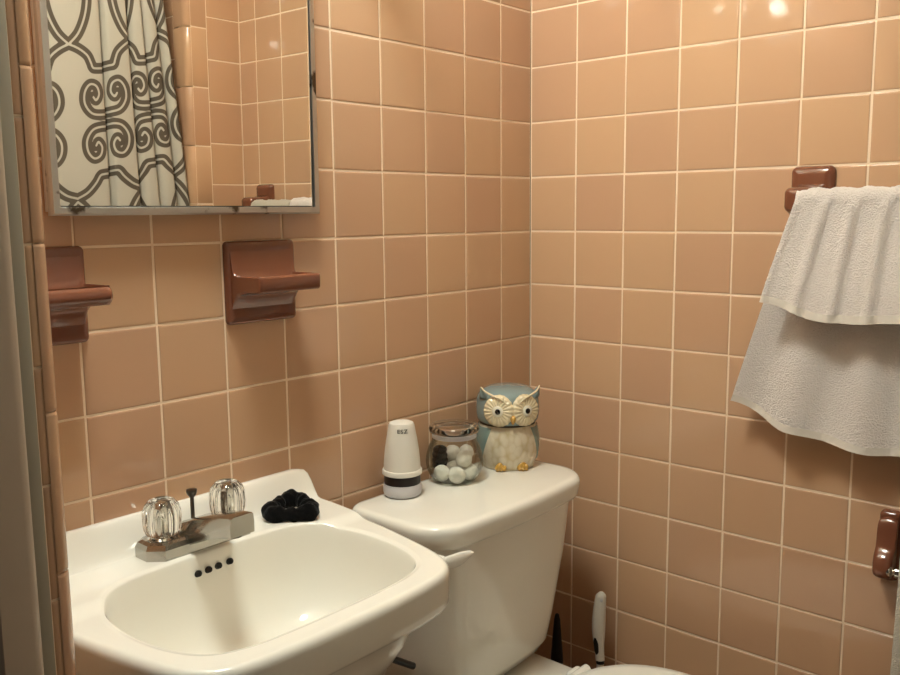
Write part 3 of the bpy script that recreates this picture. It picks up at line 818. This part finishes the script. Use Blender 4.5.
bk = MB(); secs = []
for q, r in ((0,.003),(.25,.0052),(.6,.0045),(.85,.0026),(1,.0006)):
    c = ol(0,.0585+.0075*math.sin(PI*(.25+q*.6)),.1100).lerp(ol(0,.0585+.0075*math.sin(PI*(.25+q*.6)),.0915), q)
    secs.append([c + Rr*r*math.cos(2*PI*k/14) + F*r*1.1*math.sin(2*PI*k/14) for k in range(14)])
bk.grid(secs, True, True, True); part(bk, 'beak', M['owl_gold'], t, angle=80)

# ------------------------------------------------------------------ behind the toilet
bx, by = -.062, -.221
t = thing('toilet_brush', (bx,by,0), 'white and black handled toilet brush standing by the right wall', 'brush')
hp = [(.0090,.372),(.0098,.40),(.0125,.425),(.0134,.455),(.0122,.485),(.0112,.50),(.0098,.509),(.004,.5155)]
rows = []
for r, z in catmull(hp, 4):
    bend = .004*math.sin((z-.37)/.145*PI)
    rows.append([Vector((bx,by,z)) + rt_*(bend*-1 + r*math.cos(2*PI*k/24)) + fw*(r*.72*math.sin(2*PI*k/24)) for k in range(24)])
part(MB().grid(rows, True, True, True), 'handle', M['white_plastic'], t, angle=60)
part(MB().ball(Vector((bx,by,.5005))+fw*.0052+rt_*.0005, (.0042,.003,.0050), 3), 'hanging_hole', M['grey_plastic'], t)['label'] = 'grey hanging hole'
gr = []
for r, z in ((.002,.383),(.0055,.392),(.0065,.41),(.0055,.425),(.003,.440),(.001,.452)):
    c = Vector((bx,by,z)) - rt_*(.0050+.004*math.sin((z-.37)/.145*PI)) + fw*.0025
    gr.append([c + rt_*(r*.95*math.cos(2*PI*k/14)) + fw*(r*.9*math.sin(2*PI*k/14)) for k in range(14)])
part(MB().grid(gr, True, True, True), 'grip', M['black_plastic'], t)['label'] = 'black rubber grip'
part(MB().lathe([(.0084,.366),(.0084,.3725)], (bx,by,0), 24), 'collar', M['black_plastic'], t)
part(MB().lathe([(.0068,.10),(.0075,.366)], (bx,by,0), 24), 'shaft', M['white_plastic'], t)
part(MB().lathe([(.0,.0),(.030,.001),(.036,.02),(.036,.08),(.028,.098),(.008,.105)], (bx,by,0), 40), 'bristle_head', M['white_plastic'], t)
plx, ply = -.0605, -.1155
t = thing('toilet_plunger', (plx,ply,0), 'slim black plunger standing in the corner behind the toilet tank', 'plunger')
part(MB().lathe([(.017,.08),(.0155,.26),(.0125,.35),(.0065,.425),(.004,.436),(0,.439)], (plx,ply,0), 32), 'handle', M['black_plastic'], t)
part(MB().lathe([(.054,.0),(.056,.004),(.054,.03),(.045,.06),(.026,.08),(.0,.085)], (plx,ply,0), 48), 'cup', M['black_plastic'], t)

# ------------------------------------------------------------------ shower curtain (seen in the mirror)
def curtain():
    W2 = .106; PV = .61; X0Z = 1.652     # half pattern width, pattern height, height of one crossing
    T = .015
    half = [
        catmull([(0,0),(.023,.010),(.044,.026),(.053,.044),(.057,.055),(.066,.058),(.106,.058)], 8),
        catmull([(0,0),(.026,-.026),(.046,-.07),(.053,-.118),(.045,-.170),(.023,-.215),(0,-.24)], 8),
        catmull([(.106,.312),(.070,.312),(.060,.315),(.048,.331),(.026,.351),(0,.362)], 8),
        catmull([(.106,.168),(.064,.168),(.044,.160),(.031,.138),(.033,.112),(.047,.095),(.064,.100),(.070,.119),(.061,.133),(.054,.125)], 8),
        catmull([(.106,.198),(.064,.198),(.044,.206),(.031,.228),(.033,.254),(.047,.271),(.064,.266),(.070,.247),(.061,.233),(.054,.241)], 8)]
    segs = [(a,b) for pl in half for a, b in zip(pl, pl[1:])]
    q_ = .0015; nx, ny = int(W2/q_)+2, int(PV/q_)+2
    tab = [[.03]*nx for _ in range(ny)]
    for (ax,ay),(bx_,by_) in segs:                      # stamp every curve piece into one half cell of the print
        dx_, dy_ = bx_-ax, by_-ay; L2 = dx_*dx_+dy_*dy_
        if L2 == 0: continue
        for oy_ in (0, PV, -PV):
            for jj in range(max(0,int((min(ay,by_)+oy_+.24-.02)/q_)), min(ny,int((max(ay,by_)+oy_+.24+.02)/q_)+2)):
                v = jj*q_-.24-oy_
                for ii in range(max(0,int((min(ax,bx_)-.02)/q_)), min(nx,int((max(ax,bx_)+.02)/q_)+2)):
                    u = ii*q_
                    tt = min(1,max(0,((u-ax)*dx_+(v-ay)*dy_)/L2))
                    d = math.hypot(u-ax-tt*dx_, v-ay-tt*dy_)
                    if d < tab[jj][ii]: tab[jj][ii] = d
    def dist(u, v):
        u = u % (2*W2); u = 2*W2-u if u > W2 else u
        v = (v+.24) % PV
        fu, fv = u/q_, v/q_; i0, j0 = min(int(fu),nx-2), min(int(fv),ny-2); fu -= i0; fv -= j0
        return (tab[j0][i0]*(1-fu)+tab[j0][i0+1]*fu)*(1-fv)+(tab[j0+1][i0]*(1-fu)+tab[j0+1][i0+1]*fu)*fv
    # cloth path seen from above: nearly flat panel on the left, bunched folds on the right
    path = [(-1.135,-1.085),(-1.06,-1.11),(-.99,-1.085),(-.92,-1.112),(-.85,-1.083),(-.78,-1.108),(-.70,-1.090),(-.62,-1.080),(-.54,-1.076),(-.46,-1.075),(-.40,-1.074),(-.388,-1.082),(-.383,-1.102),(-.377,-1.084),(-.366,-1.070),(-.322,-1.066),(-.314,-1.078),(-.311,-1.100),(-.303,-1.078),(-.294,-1.068),(-.272,-1.066),(-.266,-1.080),(-.264,-1.098),(-.256,-1.076),(-.244,-1.068),(-.224,-1.072),(-.219,-1.090),(-.217,-1.104),(-.209,-1.080),(-.196,-1.070),(-.182,-1.080),(-.174,-1.100)]
    cp = catmull(path, 14)
    L = [0]
    for a, b in zip(cp, cp[1:]): L.append(L[-1]+math.hypot(b[0]-a[0],b[1]-a[1]))
    us = []; i = 0; sN = 0.
    while sN < L[-1]:
        while i < len(L)-2 and L[i+1] < sN: i += 1
        f = (sN-L[i])/max(1e-9,L[i+1]-L[i]); x = cp[i][0]+(cp[i+1][0]-cp[i][0])*f
        us.append((x, cp[i][1]+(cp[i+1][1]-cp[i][1])*f, sN))
        sN += .003 if x > -.66 else .010
    zs = []; z = .12
    while z < 2.0:
        zs.append(z); z += .0035 if z > 1.18 else .014
    s_c = min(us, key=lambda q: abs(q[0]+.474))[2]      # where the flat panel's crossing sits
    rows = []; at = []
    for z in zs:
        row = []
        for (x, y, s) in us:
            gather = sstep(-.42,-.172,x)
            row.append((x + .018*gather - gather*.056*(z-1.27)/.53 + .006*math.sin(2.1*z+x*9)*sstep(-.45,-.3,x)*(1-sstep(-.2,-.172,x)), y + .004*math.sin(3*z+20*x), z))
            at.append(dist(s-s_c, X0Z-z+.15*(s-s_c)))
        rows.append(row)
    mb = MB().grid(rows)
    t = thing('shower_curtain', (-.65,-1.09,2.0), 'cream shower curtain with brown scroll trellis print, seen in the mirror', 'curtain')
    o = part(mb, 'cloth', M['curtain'], t, angle=180)
    a = o.data.attributes.new('print_distance', 'FLOAT', 'POINT'); a.data.foreach_set('value', at)
    for k in range(10):
        x = -1.12 + k*.104
        part(MB().tube([(x, -1.09+.021*math.cos(2*PI*i/20), 2.018+.024*math.sin(2*PI*i/20)) for i in range(21)], .0018, 8, cap=False), 'ring', M['chrome'], t)
    r = MB().tube([(XL+.001,-1.09,2.022),(XS-.001,-1.09,2.022)], .0125, 18)
    tag(r.build('curtain_rod', M['chrome'], loc=(-.6575,-1.09,2.022)), 'chrome shower curtain rod above the printed curtain', 'curtain rod')
curtain()

# ------------------------------------------------------------------ world, camera, view
w = bpy.data.worlds.new('hall_light'); scn.world = w; w.use_nodes = True
w.node_tree.nodes['Background'].inputs[0].default_value = (.95,.78,.60,1); w.node_tree.nodes['Background'].inputs[1].default_value = .06

yaw, pit, rol = .8478, -.1392, -.0098
f = Vector((math.sin(yaw)*math.cos(pit), math.cos(yaw)*math.cos(pit), math.sin(pit)))
r = f.cross(Vector((0,0,1))).normalized(); u = r.cross(f)
c, s = math.cos(rol), math.sin(rol)
r2 = r*c + u*s; u2 = u*c - r*s
cam = bpy.data.cameras.new('camera'); cam.sensor_width = 36; cam.lens = 884.065/900*36; cam.clip_start = .02
co = bpy.data.objects.new('camera', cam); COL.objects.link(co)
mw = Matrix((r2,u2,-f)).transposed().to_4x4(); mw.translation = (-1.5028,-1.0999,-.2905+ZA)
co.matrix_world = mw
scn.camera = co
vs = scn.view_settings
vs.view_transform = 'Standard'; vs.look = 'None'; vs.gamma = 1; vs.use_curve_mapping = False; vs.exposure = 0.0
scn.cycles.use_denoising = True
scn.cycles.max_bounces = 12; scn.cycles.transmission_bounces = 12; scn.cycles.transparent_max_bounces = 16
